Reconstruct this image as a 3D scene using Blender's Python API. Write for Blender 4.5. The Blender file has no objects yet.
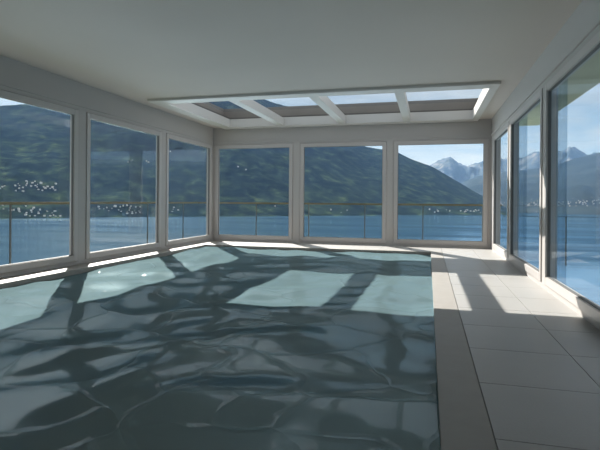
import bpy, bmesh, math, random
import numpy as np
from mathutils import Vector, Matrix, noise
random.seed(7); np.random.seed(7)
S = bpy.context.scene
COL = S.collection
S.view_settings.view_transform = 'Standard'
S.view_settings.look = 'None'
S.view_settings.gamma = 1.0
S.view_settings.use_curve_mapping = False
S.view_settings.exposure = 0.06

# ------------------------------------------------------------------ helpers
def new_mat(name):
    m = bpy.data.materials.new(name); m.use_nodes = True
    nt = m.node_tree; nt.nodes.clear()
    out = nt.nodes.new('ShaderNodeOutputMaterial')
    return m, nt, out
def N(nt, t, **kw):
    n = nt.nodes.new(t)
    for k, v in kw.items():
        if k.startswith('i_'): n.inputs[k[2:].replace('_', ' ')].default_value = v
        else: setattr(n, k, v)
    return n
def L(nt, a, b): nt.links.new(a, b)
def coords(nt, scale=(1, 1, 1), rot=(0, 0, 0)):
    g = N(nt, 'ShaderNodeNewGeometry'); mp = N(nt, 'ShaderNodeMapping')
    mp.inputs['Scale'].default_value = scale; mp.inputs['Rotation'].default_value = rot
    L(nt, g.outputs['Position'], mp.inputs['Vector'])
    return mp.outputs['Vector']
def ramp(nt, fac, stops):
    r = N(nt, 'ShaderNodeValToRGB'); e = r.color_ramp.elements
    while len(e) < len(stops): e.new(0.5)
    for el, (p, c) in zip(e, stops):
        el.position = p; el.color = (c[0], c[1], c[2], 1)
    L(nt, fac, r.inputs['Fac']); return r.outputs['Color']
def simple(name, col, rough=0.5, var=0.05, nscale=3.0, bump=0.0, bscale=60.0, metal=0.0):
    m, nt, out = new_mat(name)
    p = N(nt, 'ShaderNodeBsdfPrincipled', i_Roughness=rough, i_Metallic=metal)
    v = coords(nt)
    nz = N(nt, 'ShaderNodeTexNoise', i_Scale=nscale, i_Detail=4.0); L(nt, v, nz.inputs['Vector'])
    lo = [max(0, c*(1-var)) for c in col]; hi = [min(1, c*(1+var)) for c in col]
    L(nt, ramp(nt, nz.outputs['Fac'], [(0.3, lo), (0.7, hi)]), p.inputs['Base Color'])
    if bump:
        n2 = N(nt, 'ShaderNodeTexNoise', i_Scale=bscale, i_Detail=3.0); L(nt, v, n2.inputs['Vector'])
        b = N(nt, 'ShaderNodeBump', i_Strength=bump, i_Distance=0.01)
        L(nt, n2.outputs['Fac'], b.inputs['Height']); L(nt, b.outputs['Normal'], p.inputs['Normal'])
    L(nt, p.outputs['BSDF'], out.inputs['Surface'])
    return m

class MB:
    def __init__(s): s.bm = bmesh.new()
    def box(s, x0, x1, y0, y1, z0, z1, bev=0.0):
        r = bmesh.ops.create_cube(s.bm, size=1.0)
        for v in r['verts']:
            v.co = Vector(((x0+x1)/2 + v.co.x*(x1-x0), (y0+y1)/2 + v.co.y*(y1-y0), (z0+z1)/2 + v.co.z*(z1-z0)))
        if bev:
            es = list({e for v in r['verts'] for e in v.link_edges})
            bmesh.ops.bevel(s.bm, geom=es, offset=bev, segments=2, affect='EDGES')
        return s
    def prism(s, pts, axis, a0, a1):
        def mk(p, a):
            return {'x': (a, p[0], p[1]), 'y': (p[0], a, p[1]), 'z': (p[0], p[1], a)}[axis]
        A = [s.bm.verts.new(mk(p, a0)) for p in pts]; B = [s.bm.verts.new(mk(p, a1)) for p in pts]
        s.bm.faces.new(A); s.bm.faces.new(B[::-1]); n = len(pts)
        for i in range(n): s.bm.faces.new((A[i], B[i], B[(i+1) % n], A[(i+1) % n]))
        return s
    def cyl(s, p, r, h, axis='z', seg=16):
        c = bmesh.ops.create_cone(s.bm, cap_ends=True, segments=seg, radius1=r, radius2=r, depth=h)
        R = {'z': Matrix.Identity(3), 'x': Matrix.Rotation(math.pi/2, 3, 'Y'), 'y': Matrix.Rotation(math.pi/2, 3, 'X')}[axis]
        for v in c['verts']: v.co = R @ v.co + Vector(p)
        return s
    def build(s, name, mat, parent=None, smooth=False):
        bmesh.ops.recalc_face_normals(s.bm, faces=s.bm.faces)
        me = bpy.data.meshes.new(name); s.bm.to_mesh(me); s.bm.free()
        me.materials.append(mat)
        if smooth:
            for f in me.polygons: f.use_smooth = True
        o = bpy.data.objects.new(name, me); COL.objects.link(o)
        if parent: o.parent = parent
        return o
def empty(name, loc=(0, 0, 0)):
    o = bpy.data.objects.new(name, None); COL.objects.link(o); o.location = loc; o.empty_display_size = 0.1
    return o
def tag(o, label=None, cat=None, group=None, kind=None):
    if label: o['label'] = label
    if cat: o['category'] = cat
    if group: o['group'] = group
    if kind: o['kind'] = kind
    return o
def struct(o, label=None, cat=None):
    return tag(o, label, cat, None, 'structure')
def sub(o, parent):
    o.parent = parent
    o.matrix_parent_inverse = Matrix.Translation(-Vector(parent.location))
    return o
def mesh_np(name, V, F, mat, smooth=True, parent=None):
    me = bpy.data.meshes.new(name); me.from_pydata([tuple(v) for v in V], [], F)
    me.materials.append(mat); me.update()
    if smooth: me.polygons.foreach_set('use_smooth', [True]*len(me.polygons))
    o = bpy.data.objects.new(name, me); COL.objects.link(o)
    if parent: sub(o, parent)
    return o

# ------------------------------------------------------------------ materials
M_ceil = simple('ceiling_plaster', (0.575, 0.525, 0.485), 0.9, 0.02, 0.8, 0.05, 120)
M_wall = simple('wall_paint', (0.455, 0.43, 0.41), 0.7, 0.02, 1.0, 0.03, 120)
M_frame = simple('window_frame_paint', (0.43, 0.40, 0.38), 0.45, 0.02, 2.0)
M_sash = simple('sash_paint', (0.49, 0.46, 0.44), 0.4, 0.02, 2.0)
M_seal_shade = simple('dark_seal_gap_shade', (0.14, 0.13, 0.12), 0.6)
M_sky_frame = simple('skylight_white', (0.60, 0.58, 0.555), 0.5, 0.015, 2.0)
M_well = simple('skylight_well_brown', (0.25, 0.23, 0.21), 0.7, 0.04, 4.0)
M_eave = simple('eave_olive', (0.60, 0.57, 0.40), 0.8, 0.04, 2.0)
M_rail = simple('rail_wood', (0.15, 0.125, 0.06), 0.6, 0.15, 5.0)
M_post = simple('post_metal', (0.07, 0.08, 0.08), 0.5, 0.05, 5.0)
M_basin = simple('pool_basin', (0.25, 0.38, 0.40), 0.5, 0.05, 3.0)
M_deckout = simple('terrace_stone', (0.35, 0.34, 0.32), 0.8, 0.06, 3.0)
M_coping = simple('coping_stone', (0.29, 0.27, 0.245), 0.55, 0.04, 7.0, 0.04, 150)
M_gutter = simple('gutter_tile', (0.22, 0.30, 0.30), 0.3, 0.05, 7.0)
M_roofout = simple('roof_membrane', (0.30, 0.30, 0.30), 0.9)

def tile_mat():
    m, nt, out = new_mat('floor_tiles')
    p = N(nt, 'ShaderNodeBsdfPrincipled', i_Roughness=0.42)
    v = coords(nt)
    n1 = N(nt, 'ShaderNodeTexNoise', i_Scale=1.4, i_Detail=5.0); L(nt, v, n1.inputs['Vector'])
    n2 = N(nt, 'ShaderNodeTexNoise', i_Scale=90.0, i_Detail=2.0); L(nt, v, n2.inputs['Vector'])
    c1 = ramp(nt, n1.outputs['Fac'], [(0.3, (0.35, 0.34, 0.325)), (0.7, (0.385, 0.375, 0.36))])
    mx = N(nt, 'ShaderNodeMix', data_type='RGBA', blend_type='MULTIPLY'); mx.inputs['Factor'].default_value = 0.12
    L(nt, c1, mx.inputs['A']); L(nt, n2.outputs['Color'], mx.inputs['B'])
    L(nt, mx.outputs['Result'], p.inputs['Base Color'])
    b = N(nt, 'ShaderNodeBump', i_Strength=0.05, i_Distance=0.01); L(nt, n2.outputs['Fac'], b.inputs['Height'])
    L(nt, b.outputs['Normal'], p.inputs['Normal'])
    L(nt, p.outputs['BSDF'], out.inputs['Surface']); return m
M_tile = tile_mat()
M_grout = simple('tile_grout', (0.17, 0.165, 0.16), 0.9)

def glass_mat(name, tint, refl=1.0):
    m, nt, out = new_mat(name)
    t = N(nt, 'ShaderNodeBsdfTransparent'); t.inputs['Color'].default_value = (*tint, 1)
    g = N(nt, 'ShaderNodeBsdfGlossy', i_Roughness=0.02); g.inputs['Color'].default_value = (0.9, 0.95, 1, 1)
    f = N(nt, 'ShaderNodeFresnel', i_IOR=1.3)
    mu = N(nt, 'ShaderNodeMath', operation='MULTIPLY'); mu.inputs[1].default_value = refl
    L(nt, f.outputs['Fac'], mu.inputs[0])
    mx = N(nt, 'ShaderNodeMixShader'); L(nt, mu.outputs[0], mx.inputs['Fac'])
    L(nt, t.outputs[0], mx.inputs[1]); L(nt, g.outputs[0], mx.inputs[2])
    L(nt, mx.outputs[0], out.inputs['Surface']); return m
M_glass = glass_mat('window_glass', (0.93, 0.95, 0.96), 0.12)
M_glass2 = glass_mat('overlapping_glass', (0.80, 0.86, 0.90), 0.15)
M_glass_r = glass_mat('balustrade_glass', (0.985, 0.99, 0.99), 0.03)

# ------------------------------------------------------------------ room constants (metres)
XL, XR, D, ZC = -5.20, 1.315, 11.23, 2.803
YF = -3.6                       # wall behind the camera
GZ0, GZ1 = 0.149, 2.286          # glass bottom / top
SZ0, SZ1 = 0.055, 2.375          # sash bottom / top
T = 0.14                        # wall thickness
PX0, PX1, PY0, PY1 = -4.86, 0.058, -1.6, 10.12   # pool opening

# skylight opening
OX0, OX1, OY0, OY1 = -4.62, 0.90, 8.02, 10.92

# ------------------------------------------------------------------ windows
wi = [0]
def window(axis, plane, sgn, a0, a1, extra=None):
    """axis 'x': wall is a plane X=plane and runs along Y; sgn = outward direction."""
    wi[0] += 1
    def B(mb, a, b, d0, d1, z0, z1, bev=0):
        lo, hi = sorted((plane+sgn*d0, plane+sgn*d1))
        if axis == 'x': mb.box(lo, hi, a, b, z0, z1, bev)
        else: mb.box(a, b, lo, hi, z0, z1, bev)
    mb = MB(); w = 0.03          # fixed outer frame around the sash
    B(mb, a0-w, a0, 0.0, 0.1, SZ0-w, SZ1+w); B(mb, a1, a1+w, 0.0, 0.1, SZ0-w, SZ1+w)
    B(mb, a0, a1, 0.0, 0.1, SZ0-w, SZ0); B(mb, a0, a1, 0.0, 0.1, SZ1, SZ1+w)
    fr = mb.build('window_%d' % wi[0], M_frame); struct(fr)
    s = 0.09; mb = MB()
    B(mb, a0+.006, a0+s, -0.012, 0.075, SZ0+.006, SZ1-.006, 0.004); B(mb, a1-s, a1-.006, -0.012, 0.075, SZ0+.006, SZ1-.006, 0.004)
    B(mb, a0+s, a1-s, -0.012, 0.075, SZ0+.006, GZ0, 0.004); B(mb, a0+s, a1-s, -0.012, 0.075, GZ1, SZ1-.006, 0.004)
    sa = mb.build('sash', M_sash, fr)
    mb = MB(); e = 0.008
    B(mb, a0+s, a0+s+e, 0.008, 0.04, GZ0, GZ1); B(mb, a1-s-e, a1-s, 0.008, 0.04, GZ0, GZ1)
    B(mb, a0+s+e, a1-s-e, 0.008, 0.04, GZ0, GZ0+e); B(mb, a0+s+e, a1-s-e, 0.008, 0.04, GZ1-e, GZ1)
    mb.build('seal_gap_shade', M_seal_shade, sa)
    mb = MB(); B(mb, a0+s+e, a1-s-e, 0.016, 0.022, GZ0+e, GZ1-e); mb.build('glass_pane', M_glass, sa)
    if extra:
        mb = MB(); B(mb, extra[0], extra[1], 0.108, 0.116, 0.10, 2.34); mb.build('overlapping_pane', M_glass2, fr)
    return fr

left_w = [(1.76, 3.96), (4.16, 6.38), (6.56, 8.80), (8.98, 11.14)]
back_w = [(-5.14, -3.13), (-2.95, -0.92), (-0.76, 1.25)]
right_w = [(1.60, 3.82), (3.98, 6.22), (6.36, 8.74), (8.86, 10.86)]
front_w = []
for a in left_w: window('x', XL, -1, *a)
for a in back_w: window('y', D, 1, *a)
for i, a in enumerate(right_w):
    window('x', XR, 1, *a, extra=((a[1]-0.80, a[1]-0.02) if i == 2 else (a[1]-0.46, a[1]-0.02) if i == 1 else None))
for a in front_w: window('y', YF, -1, *a)

def wall(name, axis, plane, sgn, lo, hi, wins):
    mb = MB()
    def B(a, b, d0, d1, z0, z1, bev=0):
        p, q = sorted((plane+sgn*d0, plane+sgn*d1))
        if axis == 'x': mb.box(p, q, a, b, z0, z1, bev)
        else: mb.box(a, b, p, q, z0, z1, bev)
    w = 0.03
    B(lo, hi, 0, T, SZ1+w, ZC+0.1)                       # band above the windows
    B(lo, hi, 0, T, -0.25, SZ0-w)                        # low base rail
    e = [lo]
    for a, b in wins: e += [a-w, b+w]
    e.append(hi)
    for i in range(0, len(e), 2):
        if e[i+1]-e[i] > 0.002: B(e[i], e[i+1], 0.0, T, SZ0-w, SZ1+w)
    o = mb.build(name, M_wall); struct(o); return o
wall('wall_left', 'x', XL, -1, YF-T, D+T, left_w)
wall('wall_right', 'x', XR, 1, YF-T, D+T, right_w)
wall('wall_back', 'y', D, 1, XL, XR, back_w)
wall('wall_front', 'y', YF, -1, XL, XR, front_w)
# shallow ledge mouldings above the windows
def trim(n, *b, m=M_wall, bev=0.003):
    mb = MB(); mb.box(*b, bev); o = mb.build('trim_%d' % n, m); struct(o); return o
zt = 2.43
trim(1, XL, XL+0.022, YF, D-0.022, zt, zt+0.035)
trim(2, XR-0.022, XR, YF, D-0.022, zt, zt+0.035)
trim(3, XL, XR, D-0.022, D, zt, zt+0.035)

# ------------------------------------------------------------------ ceiling + roof
mb = MB(); HX0, HX1, HY0, HY1 = OX0-0.12, OX1+0.09, OY0-0.1, OY1+0.12
mb.box(XL, XR, YF, HY0, ZC, ZC+0.15); mb.box(XL, HX0, HY0, D, ZC, ZC+0.15); mb.box(HX1, XR, HY0, D, ZC, ZC+0.15)
mb.box(HX0, HX1, HY1, D, ZC, ZC+0.15)
struct(mb.build('ceiling', M_ceil))
mb = MB()   # roof deck above the ceiling, with the hole for the skylight
RX0, RX1, RY1 = -5.80, 2.47, 12.40
WX0, WX1, WY0, WY1 = OX0-0.20, OX1+0.12, OY0-0.05, OY1+0.10
q = 0.035
mb.box(XL-T, XR+T, YF-T, WY0-q, ZC+0.151, ZC+0.3); mb.box(XL-T, WX0-q, WY0-q, D+T, ZC+0.151, ZC+0.3)
mb.box(WX1+q, XR+T, WY0-q, D+T, ZC+0.151, ZC+0.3); mb.box(WX0-q, WX1+q, WY1+q, D+T, ZC+0.151, ZC+0.3)
struct(mb.build('roof', M_roofout))
mb = MB()
mb.box(RX0, XL-T, YF-1, RY1, ZC, ZC+0.3); mb.box(XR+T, RX1, YF-1, RY1, ZC, ZC+0.3); mb.box(XL-T, XR+T, D+T, RY1, ZC, ZC+0.3)
mb.box(XL-T, XR+T, YF-1, YF-T, ZC, ZC+0.3)
struct(mb.build('roof_eaves', M_eave))

# skylight: dropped white frame, three beams, brown light well, four panes
sk = empty('skylight', ((OX0+OX1)/2, (OY0+OY1)/2, ZC))
tag(sk, 'long white-framed roof skylight with four panes set in the ceiling before the back windows', 'skylight')
CZ = ZC+0.15                                       # top of the pale curb
mb = MB(); FZ = ZC-0.045
fx0, fx1, fy0, fy1 = -4.87, 1.03, 7.74, D-0.012
mb.box(fx0, fx1, fy0, OY0, FZ, ZC-0.001, 0.004); mb.box(fx0, fx1, OY1, fy1, FZ, ZC-0.001, 0.004)
mb.box(fx0, OX0, OY0, OY1, FZ, ZC-0.001); mb.box(OX1, fx1, OY0, OY1, FZ, ZC-0.001)
t = 0.08
mb.box(OX0-t, OX1+t, OY0-t, OY0, ZC-0.001, CZ); mb.box(OX0-t, OX1+t, OY1, OY1+t, ZC-0.001, CZ)
mb.box(OX0-t, OX0, OY0, OY1, ZC-0.001, CZ); mb.box(OX1, OX1+t, OY0, OY1, ZC-0.001, CZ)
sub(mb.build('frame', M_sky_frame), sk)
beams = [(-3.43, -3.26), (-1.97, -1.81), (-0.54, -0.39)]
for a, b in beams:
    mb = MB(); mb.box(a, b, OY0, OY1, FZ+0.004, ZC+0.13, 0.004); sub(mb.build('beam', M_sky_frame), sk)
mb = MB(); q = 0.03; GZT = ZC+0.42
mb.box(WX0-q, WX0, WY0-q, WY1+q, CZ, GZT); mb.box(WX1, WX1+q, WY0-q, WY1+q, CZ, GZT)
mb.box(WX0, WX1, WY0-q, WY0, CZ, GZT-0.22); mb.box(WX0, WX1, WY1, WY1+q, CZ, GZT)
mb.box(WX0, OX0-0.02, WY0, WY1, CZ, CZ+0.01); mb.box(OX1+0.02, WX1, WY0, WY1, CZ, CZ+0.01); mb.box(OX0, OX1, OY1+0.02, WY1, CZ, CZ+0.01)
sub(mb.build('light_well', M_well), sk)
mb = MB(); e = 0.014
mb.box(OX0-0.02, OX1+0.02, OY1-e*0.4, OY1+0.02, CZ+0.012, CZ+0.03); mb.box(OX0-0.02, OX0+e*0.4, OY0, OY1, CZ+0.012, CZ+0.03)  # dark strips on the curb top, standing in for the gap's shadow
sub(mb.build('seal_gap_shade', M_seal_shade, None), sk)
edges = [WX0] + [(a+b)/2 for a, b in beams] + [WX1]
for i in range(4):
    mb = MB(); mb.box(edges[i]+.004, edges[i+1]-.004, WY0+.002, WY1-.002, CZ+0.20, CZ+0.215); sub(mb.build('glass_pane', M_glass), sk)

# ------------------------------------------------------------------ floor, coping, pool
mb = MB()
z0 = -0.25
mb.box(PX1+0.06, XR, YF, D, z0, -0.012); mb.box(XL, PX0, YF, D, z0, -0.012)
mb.box(PX0, PX1+0.06, PY1, D, z0, -0.012); mb.box(PX0, PX1+0.06, YF, PY0, z0, -0.012)
fl = mb.build('floor', M_grout); struct(fl)
# stone tiles 0.63 x 0.67 with open joints
mb = MB(); g = 0.0025
CX = 0.28; xs = [CX, 0.91, XR]; y_j = 2.21
ys = [YF] + [y_j+0.67*k for k in range(-8, 14) if YF+0.05 < y_j+0.67*k < D-0.02] + [D]
for i in range(len(xs)-1):
    for j in range(len(ys)-1):
        mb.box(xs[i]+g, xs[i+1]-(g if i == 0 else 0), ys[j]+g, ys[j+1]-g, -0.012, 0.0)
xs2 = [XL, PX0-0.002]
xb = [CX-0.63*k for k in range(0, 9)][::-1]; xb = [XL] + [x for x in xb if x > XL+0.1]
for i in range(len(xb)-1):
    mb.box(xb[i]+g, xb[i+1]-g, PY1+0.16, D, -0.012, 0.0)
    mb.box(xb[i]+g, xb[i+1]-g, YF, PY0-0.22, -0.012, 0.0)
sub(mb.build('floor_tiles', M_tile), fl)
mb = MB()
for a, b in [(PY0-0.22, PY1+0.16)]:
    mb.box(PX1, CX-g, a+0.001, b-0.001, -0.03, 0.002, 0.002)
mb.box(PX0+0.01, PX1-0.002, PY1-0.01, PY1+0.16-g, -0.14, 0.002, 0.002); mb.box(PX0, PX1-0.002, PY0-0.22+g, PY0, -0.03, 0.002, 0.002)
for a, b in [(YF, 2.0), (2.0, 6.5), (6.5, D)]:
    mb.box(XL, PX0+0.01, a+0.001, b-0.001, -0.14, 0.002, 0.002)
struct(mb.build('pool_coping', M_coping))
mb = MB(); d = 0.06
mb.box(PX1, PX1+0.055, PY0, PY1, -1.4, -0.031); mb.box(PX0-d, PX0, PY0, PY1, -1.4, -0.25)
mb.box(PX0-d, PX1+d, PY1, PY1+d, -1.4, -0.25); mb.box(PX0-d, PX1+d, PY0-d, PY0, -1.4, -0.25)
mb.box(PX0-d, PX1+d, PY0-d, PY1+d, -1.5, -1.4)
struct(mb.build('pool_basin', M_basin))

def water_mat():
    m, nt, out = new_mat('pool_water')
    df = N(nt, 'ShaderNodeBsdfDiffuse'); gl = N(nt, 'ShaderNodeBsdfGlossy', i_Roughness=0.03)
    df.inputs['Color'].default_value = (0.100, 0.152, 0.166, 1); gl.inputs['Color'].default_value = (1, 1, 1, 1)
    v = coords(nt)
    w = N(nt, 'ShaderNodeTexNoise', i_Scale=1.1, i_Detail=2.0); L(nt, v, w.inputs['Vector'])
    ad = N(nt, 'ShaderNodeVectorMath', operation='MULTIPLY_ADD')
    L(nt, w.outputs['Color'], ad.inputs[0]); ad.inputs[1].default_value = (1.0, 1.0, 0); L(nt, v, ad.inputs[2])
    vo = N(nt, 'ShaderNodeTexVoronoi', feature='DISTANCE_TO_EDGE', i_Scale=1.5); L(nt, ad.outputs[0], vo.inputs['Vector'])
    r = ramp(nt, vo.outputs['Distance'], [(0.0, (1, 1, 1)), (0.02, (.45,.45,.45)), (0.05, (0, 0, 0))])
    b = N(nt, 'ShaderNodeBump', i_Strength=1.0, i_Distance=0.005)
    L(nt, r, b.inputs['Height']); L(nt, b.outputs['Normal'], gl.inputs['Normal']); L(nt, b.outputs['Normal'], df.inputs['Normal'])
    mx = N(nt, 'ShaderNodeMixShader')
    fr = N(nt, 'ShaderNodeFresnel', i_IOR=1.33); mr = N(nt, 'ShaderNodeMath', operation='MULTIPLY_ADD'); mr.inputs[1].default_value = 0.0; mr.inputs[2].default_value = 0.048
    L(nt, fr.outputs[0], mr.inputs[0]); L(nt, mr.outputs[0], mx.inputs['Fac'])
    g2 = N(nt, 'ShaderNodeBsdfGlossy', i_Roughness=0.15); g2.inputs['Color'].default_value = (0.75, 0.98, 1, 1)
    m2 = N(nt, 'ShaderNodeMixShader'); m2.inputs['Fac'].default_value = 0.075
    L(nt, df.outputs[0], m2.inputs[1]); L(nt, g2.outputs[0], m2.inputs[2])
    L(nt, m2.outputs[0], mx.inputs[1]); L(nt, gl.outputs[0], mx.inputs[2])
    L(nt, mx.outputs[0], out.inputs['Surface']); return m
M_water = water_mat()
WZ = -0.055
nx, ny = 190, 450
gx = np.linspace(PX0, PX1, nx); gy = np.linspace(PY0, PY1, ny)
X, Y = np.meshgrid(gx, gy)
Z = np.zeros_like(X)
rs = np.random.RandomState(5)
wx = X + 0.16*np.sin(1.3*Y+0.7) + 0.1*np.sin(2.1*X+1.1*Y); wy = Y + 0.16*np.sin(1.7*X+0.3) + 0.12*np.sin(0.9*Y-1.9*X)
for lam, sl, n in [(2.4, 0.012, 3), (1.2, 0.024, 5), (0.7, 0.026, 7), (0.38, 0.012, 6)]:
    for k in range(n):
        th = rs.uniform(0, 2*math.pi); l = lam*rs.uniform(0.8, 1.25); kk = 2*math.pi/l
        Z += sl/kk*np.sin(kk*(math.cos(th)*wx+math.sin(th)*wy)+rs.uniform(0, 6.28))
V = np.stack([X.ravel(), Y.ravel(), (WZ+Z).ravel()], 1)
F = [(j*nx+i, j*nx+i+1, (j+1)*nx+i+1, (j+1)*nx+i) for j in range(ny-1) for i in range(nx-1)]
wt = mesh_np('pool_water', V, F, M_water)
tag(wt, 'rippled dark teal swimming pool water filling the indoor pool', 'water', kind='stuff')

# ------------------------------------------------------------------ terrace and railings outside
DX0, DY1 = XL-T-0.72, D+T+0.80
mb = MB(); mb.box(DX0, XL-T, YF, DY1, -0.3, -0.05); mb.box(XL-T, XR+T, D+T, DY1, -0.3, -0.05)
struct(mb.build('terrace', M_deckout))
RXp, RYp = DX0-0.04, DY1+0.04
def railing(name, label, posts, axis, line, lo, hi):
    r = empty(name, ((line, lo, 0) if axis == 'x' else (lo, line, 0)))
    tag(r, label, 'railing')
    def B(mb, a, b, h, z0, z1, bev=0):
        if axis == 'x': mb.box(line-h, line+h, a, b, z0, z1, bev)
        else: mb.box(a, b, line-h, line+h, z0, z1, bev)
    mb = MB(); B(mb, lo, hi, 0.03, 0.915, 0.955, 0.008); sub(mb.build('top_rail', M_rail), r)
    for p in posts:
        mb = MB(); B(mb, p-0.011, p+0.011, 0.011, -0.28, 0.915); B(mb, p-0.04, p+0.04, 0.022, -0.28, -0.1)
        sub(mb.build('post', M_post), r)
    ps = [lo]+list(posts)+[hi]
    for a, b in zip(ps[:-1], ps[1:]):
        if b-a > 0.3:
            mb = MB(); B(mb, a+0.03, b-0.03, 0.004, -0.04, 0.86); sub(mb.build('glass_panel', M_glass_r), r)
    return r
railing('railing', 'wooden topped glass railing running outside the left wall windows', [-1.4, 0.45, 2.3, 4.15, 6.02, 9.75, 11.4], 'x', RXp, YF, RYp-0.03)
railing('railing', 'wooden topped glass railing running outside the back wall windows', [-4.40, -2.97, -1.53, -0.12, 1.24], 'y', RYp, RXp-0.03, XR+T+0.2)
mb = MB(); px, py = 3.02, RYp
mb.box(px-0.02, px+0.02, py-0.02, py+0.02, -0.40, 0.69); mb.box(px-0.05, px+0.05, py-0.05, py+0.05, 0.68, 0.70); mb.cyl((px, py, -3.2), 0.035, 5.6)
# ------------------------------------------------------------------ camera constants used for laying out the far landscape
f_px, yaw, roll, H0 = 488.14, math.radians(14.709), math.radians(0.422), 201.09
mb.bm.free()
mb = MB(); mb.box(px-0.015, px+0.015, py-0.015, py+0.015, -0.42, 0.69, 0.004)
mb.box(px-1.30, px+1.6, py-0.005, py+0.005, 0.685, 0.695)

po = mb.build('balustrade', M_post); tag(po, 'thin dark metal balustrade post with slim rail beyond the right windows over the lake', 'balustrade')

cam = bpy.data.cameras.new('camera'); co = bpy.data.objects.new('camera', cam); COL.objects.link(co)
cam.sensor_width = 36; cam.lens = f_px/600*36; cam.shift_y = -(225-H0)/600; cam.clip_end = 60000; cam.clip_start = 0.05
co.matrix_world = Matrix.Translation((0, 0, 1)) @ Matrix.Rotation(yaw, 4, 'Z') @ Matrix.Rotation(math.pi/2, 4, 'X') @ Matrix.Rotation(roll, 4, 'Z')
S.camera = co

def az_tan(x, y):
    """compass direction and slope of the sight line through a measured point of the view"""
    c, s = math.cos(roll), math.sin(roll); du, dv = x-300, y-H0
    u = du*c+dv*s; v = -du*s+dv*c; l = u/f_px
    dx = -math.sin(yaw)+l*math.cos(yaw); dy = math.cos(yaw)+l*math.sin(yaw)
    return math.atan2(dx, dy), (-v/f_px)/math.hypot(dx, dy)

# ------------------------------------------------------------------ landscape
LZ = -80.0
def forest_mat(name, stops, scale):
    m, nt, out = new_mat(name)
    p = N(nt, 'ShaderNodeBsdfDiffuse')
    v = coords(nt)
    a = N(nt, 'ShaderNodeTexNoise', i_Scale=scale, i_Detail=9.0, i_Roughness=0.68, i_Distortion=0.4); L(nt, v, a.inputs['Vector'])
    L(nt, ramp(nt, a.outputs['Fac'], stops), p.inputs['Color'])
    L(nt, p.outputs['BSDF'], out.inputs['Surface']); return m
M_forest = forest_mat('forest_slope', [(0.40, (0.004, 0.010, 0.011)), (0.50, (0.012, 0.021, 0.019)), (0.58, (0.026, 0.044, 0.026)), (0.66, (0.065, 0.09, 0.045))], 0.011)
M_mid = forest_mat('blue_range', [(0.35, (0.02, 0.03, 0.035)), (0.55, (0.035, 0.048, 0.05)), (0.7, (0.08, 0.085, 0.08))], 0.0012)
M_far = forest_mat('alpine_rock_and_snow', [(0.42, (0.04, 0.055, 0.065)), (0.54, (0.07, 0.09, 0.10)), (0.60, (0.17, 0.18, 0.19)), (0.70, (0.30, 0.30, 0.30))], 0.0018)

def interp(ctrl, a):
    if a <= ctrl[0][0]: return ctrl[0][1]
    for (a0, v0), (a1, v1) in zip(ctrl[:-1], ctrl[1:]):
        if a <= a1: return v0+(v1-v0)*(a-a0)/(a1-a0)
    return ctrl[-1][1]
def mountain(name, mat, ridge, shore, Rr, label, n_az=420, n_r=70, amp=0.10, bumps=0.004, back=1.5, seed=0.0, p=1.15, nf=1.0, az_lo=None, az_hi=None):
    rc = []
    for x, y in ridge: rc.append(az_tan(x, y))
    sc = [(az_tan(x, 210)[0], r) for x, r in shore]
    a0, a1 = rc[0][0], rc[-1][0]
    if az_lo is not None: rc = [(az_lo, rc[0][1])]+rc; a0 = az_lo
    if az_hi is not None: rc = rc+[(az_hi, rc[-1][1])]; a1 = az_hi
    V = []; F = []
    def height(a, s):
        tn = interp(rc, a); Rs = interp(sc, a); R = Rs+(Rr-Rs)*s
        top = 1+tn*Rr
        ss = min(s, 1.0)
        g = 0.0 if s < 0 else (0.03*min(1, s/0.05) + 0.97*max(0, (ss-0.03)/0.97)**p)
        if s > 1: g = 1-(s-1)*0.8
        z = LZ-2+(top-LZ+2)*g
        X_, Y_ = R*math.sin(a), R*math.cos(a)
        w = 4*ss*(1-ss) if s < 1 else 0.0
        nz = noise.fractal(Vector((X_*0.0011*nf, Y_*0.0011*nf, seed)), 0.9, 2.1, 6)
        z += (top-LZ)*amp*nz*w
        z += (top-LZ)*bumps*noise.fractal(Vector((X_*0.01*nf, Y_*0.01*nf, seed+5)), 0.6, 2.2, 4)*min(1, max(0, s)*8)
        return X_, Y_, z
    for i in range(n_az+1):
        a = a0+(a1-a0)*i/n_az
        for j in range(n_r+1):
            s = (j/n_r)*back - 0.02
            V.append(height(a, s))
    for i in range(n_az):
        for j in range(n_r):
            b = i*(n_r+1)+j; F.append((b, b+n_r+1, b+n_r+2, b+1))
    o = mesh_np(name, V, F, mat); struct(o)
    return height, sc
near_ridge = [(-160, 80), (-60, 98), (0, 105), (15, 104), (27, 103), (45, 99), (70, 95), (110, 88), (150, 83), (200, 84), (240, 90), (255, 93), (263, 97.5), (275, 102.4), (288, 105.5),
              (310, 115), (340, 130), (365, 146), (383, 149), (397, 151.5), (412, 159), (432, 166), (452, 178), (464, 185), (478, 193.5), (490, 199), (505, 207), (515, 214)]
near_shore = [(-160, 2250), (0, 2300), (250, 2500), (350, 2780), (440, 3120), (515, 3350)]
near_h, near_sc = mountain('hill', M_forest, near_ridge, near_shore, 5200, '', seed=1.3, amp=0.05, nf=2.2, az_lo=-1.75)
mid_ridge = [(430, 206), (450, 190), (465, 181.5), (477, 176), (500, 172), (549, 167), (576, 158), (600, 152.5), (640, 150), (720, 160)]
mid_h, mid_sc = mountain('hill', M_mid, mid_ridge, [(430, 4400), (560, 4100), (720, 4000)], 9500, '', seed=7.7, amp=0.14, n_az=240, n_r=60, p=1.7, az_hi=1.0)
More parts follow.
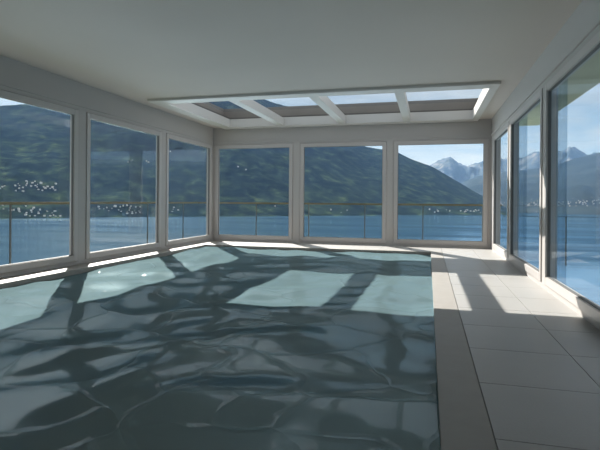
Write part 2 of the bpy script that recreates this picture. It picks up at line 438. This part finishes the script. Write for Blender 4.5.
far_ridge = [(415, 175), (428, 167), (433.5, 163), (438, 160), (442, 158), (448.5, 157), (453, 158), (458, 162), (463, 165), (467, 166), (475, 163), (484, 161), (495, 157.5), (503, 158.5), (510, 156), (518, 158),
             (522, 157.5), (530, 154), (540, 150.5), (549, 149.4), (556, 152), (561, 150), (566, 148.5), (569.5, 145.3), (572, 146.5), (575, 147), (588, 153.6), (600, 151.5), (625, 152), (660, 146), (700, 155)]
mountain('hill', M_far, far_ridge, [(415, 9700), (720, 9700)], 15000, '', seed=3.1, amp=0.30, n_az=420, n_r=70, p=1.3, nf=0.7, bumps=0.035, az_hi=0.9)

# lake
def lake_mat():
    m, nt, out = new_mat('lake_water')
    v = coords(nt, (0.0011, 0.0060, 1), (0, 0, 0.0))
    n1 = N(nt, 'ShaderNodeTexNoise', i_Scale=1.0, i_Detail=6.0, i_Roughness=0.6); L(nt, v, n1.inputs['Vector'])
    df = N(nt, 'ShaderNodeBsdfDiffuse'); gl = N(nt, 'ShaderNodeBsdfGlossy', i_Roughness=0.10)
    gl.inputs['Color'].default_value = (0.66, 0.86, 1, 1)
    L(nt, ramp(nt, n1.outputs['Fac'], [(0.40, (0.014, 0.040, 0.075)), (0.60, (0.045, 0.095, 0.145))]), df.inputs['Color'])
    v2 = coords(nt, (0.05, 0.12, 1))
    n2 = N(nt, 'ShaderNodeTexNoise', i_Scale=1.0, i_Detail=5.0); L(nt, v2, n2.inputs['Vector'])
    b = N(nt, 'ShaderNodeBump', i_Strength=0.25, i_Distance=0.6); L(nt, n2.outputs['Fac'], b.inputs['Height'])
    L(nt, b.outputs['Normal'], gl.inputs['Normal'])
    mx = N(nt, 'ShaderNodeMixShader')
    L(nt, ramp(nt, n1.outputs['Fac'], [(0.42, (0.25,)*3), (0.58, (0.65,)*3)]), mx.inputs['Fac'])
    L(nt, df.outputs[0], mx.inputs[1]); L(nt, gl.outputs[0], mx.inputs[2])
    L(nt, mx.outputs[0], out.inputs['Surface']); return m
mb = MB(); mb.box(-9000, 9000, -3000, 16000, LZ-60, LZ)
tag(mb.build('lake', lake_mat()), 'wide blue mountain lake beyond the windows', 'lake', kind='stuff')
# steep hillside the house stands on
M_ground = forest_mat('hillside_grass', [(0.35, (0.04, 0.07, 0.03)), (0.65, (0.09, 0.13, 0.05))], 0.2)
bm = bmesh.new()
r0 = [(XL-1.3, YF-1.5), (XR+0.3, YF-1.5), (XR+0.3, D+1), (XL-1.3, D+1)]
top = [bm.verts.new((x, y, -1.55)) for x, y in r0]
bot = [bm.verts.new((x+(-85 if x < 0 else 85), y+(-85 if y < 0 else 85), LZ-1)) for x, y in r0]
bm.faces.new(top); bm.faces.new(bot[::-1])
for i in range(4): bm.faces.new((top[i], bot[i], bot[(i+1) % 4], top[(i+1) % 4]))
m_ = MB(); m_.bm.free(); m_.bm = bm; struct(m_.build('ground', M_ground))

# ------------------------------------------------------------------ houses across the lake
M_hwall = simple('house_render', (0.62, 0.60, 0.56), 0.9, 0.05, 0.1)
M_hroof = simple('house_roof', (0.34, 0.31, 0.29), 0.9, 0.1, 0.1)
def house_mesh(w, l, h, r):
    m = MB(); m.box(-w/2, w/2, -l/2, l/2, -4, h)
    o = m.build('house', M_hwall); me = o.data
    bm = bmesh.new(); bm.from_mesh(me)
    e = 0.6
    P = [(-w/2-e, h-0.3), (w/2+e, h-0.3), (0, h+r)]
    A = [bm.verts.new((x, -l/2-e, z)) for x, z in P]; B = [bm.verts.new((x, l/2+e, z)) for x, z in P]
    fs = [bm.faces.new(A), bm.faces.new(B[::-1])]
    for i in range(3): fs.append(bm.faces.new((A[i], B[i], B[(i+1) % 3], A[(i+1) % 3])))
    for f in fs: f.material_index = 1
    bmesh.ops.recalc_face_normals(bm, faces=bm.faces)
    bm.to_mesh(me); bm.free(); me.materials.append(M_hroof)
    bpy.data.objects.remove(o); return me
HM = [house_mesh(9, 12, 6.5, 2.5), house_mesh(11, 15, 8, 3), house_mesh(8, 9, 6, 2.5)]
rh = random.Random(3)
first = {}; placed = []
def place_house(x, y, hfun, sc, label, group, big=1.0, smax=0.9):
    a, tn = az_tan(x, y); Rs = interp(sc, a)
    pos = None; s = 0.006
    while s < smax:
        X_, Y_, Z_ = hfun(a, s); R = math.hypot(X_, Y_)
        if Z_ >= 1+tn*R: pos = (X_, Y_, Z_); break
        s += 0.0015
    if pos is None: return
    if any((pos[0]-q[0])**2+(pos[1]-q[1])**2 < (15*big)**2 for q in placed): return
    placed.append(pos)
    k = rh.randrange(3)
    if k in first:
        o = first[k].copy()
    else:
        o = bpy.data.objects.new('house', HM[k]); first[k] = o
    COL.objects.link(o)
    o.location = pos; o.rotation_euler = (0, 0, rh.uniform(0, 3.14)); sc_ = big*rh.uniform(0.4, 0.75); o.scale = (sc_,)*3
    o.name = 'house'
    tag(o, label, 'house', group)
def cluster(n, x0, x1, y0, y1, hf, sc, label, group, big=1.0, line=None):
    for _ in range(n):
        x = rh.uniform(x0, x1)
        yc = line(x) if line else (y0+y1)/2
        y = min(y1, max(y0, rh.gauss(yc, (y1-y0)/4)))
        place_house(x, y, hf, sc, label, group, big)
GA = 'houses of the village high on the left mountainside'
LA = 'small pale house in the upper village on the left mountainside, above the railing line'
cluster(34, 8, 56, 184, 192, near_h, near_sc, LA, GA)
cluster(14, 26, 44, 180, 185, near_h, near_sc, LA, GA)
cluster(4, 0, 8, 185, 189, near_h, near_sc, LA, GA)
LB = 'small pale lakeside house on the far shore, seen through the leftmost window'
cluster(44, 0, 62, 206, 216.5, near_h, near_sc, LB, 'lakeside houses seen through the leftmost window', line=lambda x: 209+x*0.12)
LC = 'small pale lakeside house on the far shore, seen through the second left window'
cluster(56, 97, 142, 206, 214.5, near_h, near_sc, LC, 'lakeside houses seen through the second left window')
cluster(8, 128, 150, 160, 164, near_h, near_sc, 'pale farmhouse in the small hamlet high up the slope in the second left window', 'hamlet houses high up the slope')
cluster(5, 168, 180, 208, 214, near_h, near_sc, 'pale lakeside house seen through the third left window, left of its middle', 'lakeside houses seen through the third left window')
place_house(170, 152, near_h, near_sc, 'lone white farmhouse high on the slope in the third left window', None)
o_single = [(238, 167, 'lone white house on the slope in the left back window, left one of two'), (246, 170, 'lone white house on the slope in the left back window, right one of two'),
            (275, 219.5-13, 'pale house on the shore just above the railing in the left back window'),
            (331, 210, 'small white lakeside house in the middle back window, leftmost of three'), (341, 213, 'small white lakeside house in the middle back window, middle one of three'),
            (347, 210.5, 'small white lakeside house in the middle back window, rightmost of three')]
for x, y, lb in o_single: place_house(x, y, near_h, near_sc, lb, None, 1.1)
cluster(22, 428, 482, 209, 213, near_h, near_sc, 'tiny lakeside house at the mountain foot in the right back window', 'lakeside houses seen through the right back window', 1.0)
cluster(110, 520, 600, 198, 206, mid_h, mid_sc, 'tiny white house of the distant lakeside town beyond the right windows', 'houses of the distant town beyond the right windows', 1.15, line=lambda x: 204-(x-520)*0.02)
cluster(24, 492, 520, 202, 206, mid_h, mid_sc, 'tiny white house of the distant lakeside town beyond the right windows', 'houses of the distant town beyond the right windows', 1.15)

# ------------------------------------------------------------------ haze over the lake and valley
def haze():
    m, nt, out = new_mat('valley_haze')
    v = N(nt, 'ShaderNodeVolumeScatter', i_Density=0.00003, i_Anisotropy=0.0)
    v.inputs['Color'].default_value = (0.30, 0.55, 1.0, 1)
    L(nt, v.outputs[0], out.inputs['Volume'])
    mb = MB(); mb.box(-12000, 9000, 300, 18000, LZ+1, 1400)
    o = mb.build('haze', m); tag(o, 'thin blue haze over the lake and the distant mountains', 'haze', kind='stuff')
haze()

# ------------------------------------------------------------------ sky + sun
w = bpy.data.worlds.new('world'); S.world = w; w.use_nodes = True
nt = w.node_tree; nt.nodes.clear()
out = N(nt, 'ShaderNodeOutputWorld'); bg = N(nt, 'ShaderNodeBackground', i_Strength=1.0)
tc = N(nt, 'ShaderNodeTexCoord'); sp = N(nt, 'ShaderNodeSeparateXYZ'); L(nt, tc.outputs['Generated'], sp.inputs[0])
base = ramp(nt, sp.outputs['Z'], [(0.0, (0.42, 0.62, 0.78)), (0.10, (0.33, 0.56, 0.79)), (0.30, (0.50, 0.53, 0.60)), (1.0, (0.80, 0.74, 0.68))])
mp = N(nt, 'ShaderNodeMapping'); mp.inputs['Scale'].default_value = (2.2, 2.2, 11); L(nt, tc.outputs['Generated'], mp.inputs['Vector'])
nz = N(nt, 'ShaderNodeTexNoise', i_Scale=1.6, i_Detail=8.0, i_Roughness=0.6, i_Distortion=0.3); L(nt, mp.outputs[0], nz.inputs['Vector'])
cf = ramp(nt, nz.outputs['Fac'], [(0.38, (0, 0, 0)), (0.66, (0.9, 0.9, 0.9))])
mx = N(nt, 'ShaderNodeMix', data_type='RGBA'); L(nt, cf, mx.inputs['Factor']); L(nt, base, mx.inputs['A']); mx.inputs['B'].default_value = (0.80, 0.86, 0.90, 1)
sd = Vector((-0.855, 1.18, 1.0)).normalized()
nm = N(nt, 'ShaderNodeVectorMath', operation='NORMALIZE'); L(nt, tc.outputs['Generated'], nm.inputs[0])
dt = N(nt, 'ShaderNodeVectorMath', operation='DOT_PRODUCT'); L(nt, nm.outputs[0], dt.inputs[0]); dt.inputs[1].default_value = sd
m0 = N(nt, 'ShaderNodeMath', operation='MAXIMUM'); L(nt, dt.outputs['Value'], m0.inputs[0]); m0.inputs[1].default_value = 0.0
pw = N(nt, 'ShaderNodeMath', operation='POWER'); L(nt, m0.outputs[0], pw.inputs[0]); pw.inputs[1].default_value = 22.0
am = N(nt, 'ShaderNodeMath', operation='MULTIPLY_ADD'); L(nt, pw.outputs[0], am.inputs[0]); am.inputs[1].default_value = 1.7; am.inputs[2].default_value = 1.0
L(nt, am.outputs[0], bg.inputs['Strength'])
L(nt, mx.outputs['Result'], bg.inputs['Color']); L(nt, bg.outputs[0], out.inputs['Surface'])

sun = bpy.data.lights.new('sun', 'SUN'); sun.energy = 14.0; sun.angle = math.radians(0.4); sun.color = (1.0, 0.94, 0.88)
so = bpy.data.objects.new('sun', sun); COL.objects.link(so)
so.rotation_euler = Vector((0.855, -1.18, -1.0)).to_track_quat('-Z', 'Y').to_euler(); so.location = (-10, 20, 20)
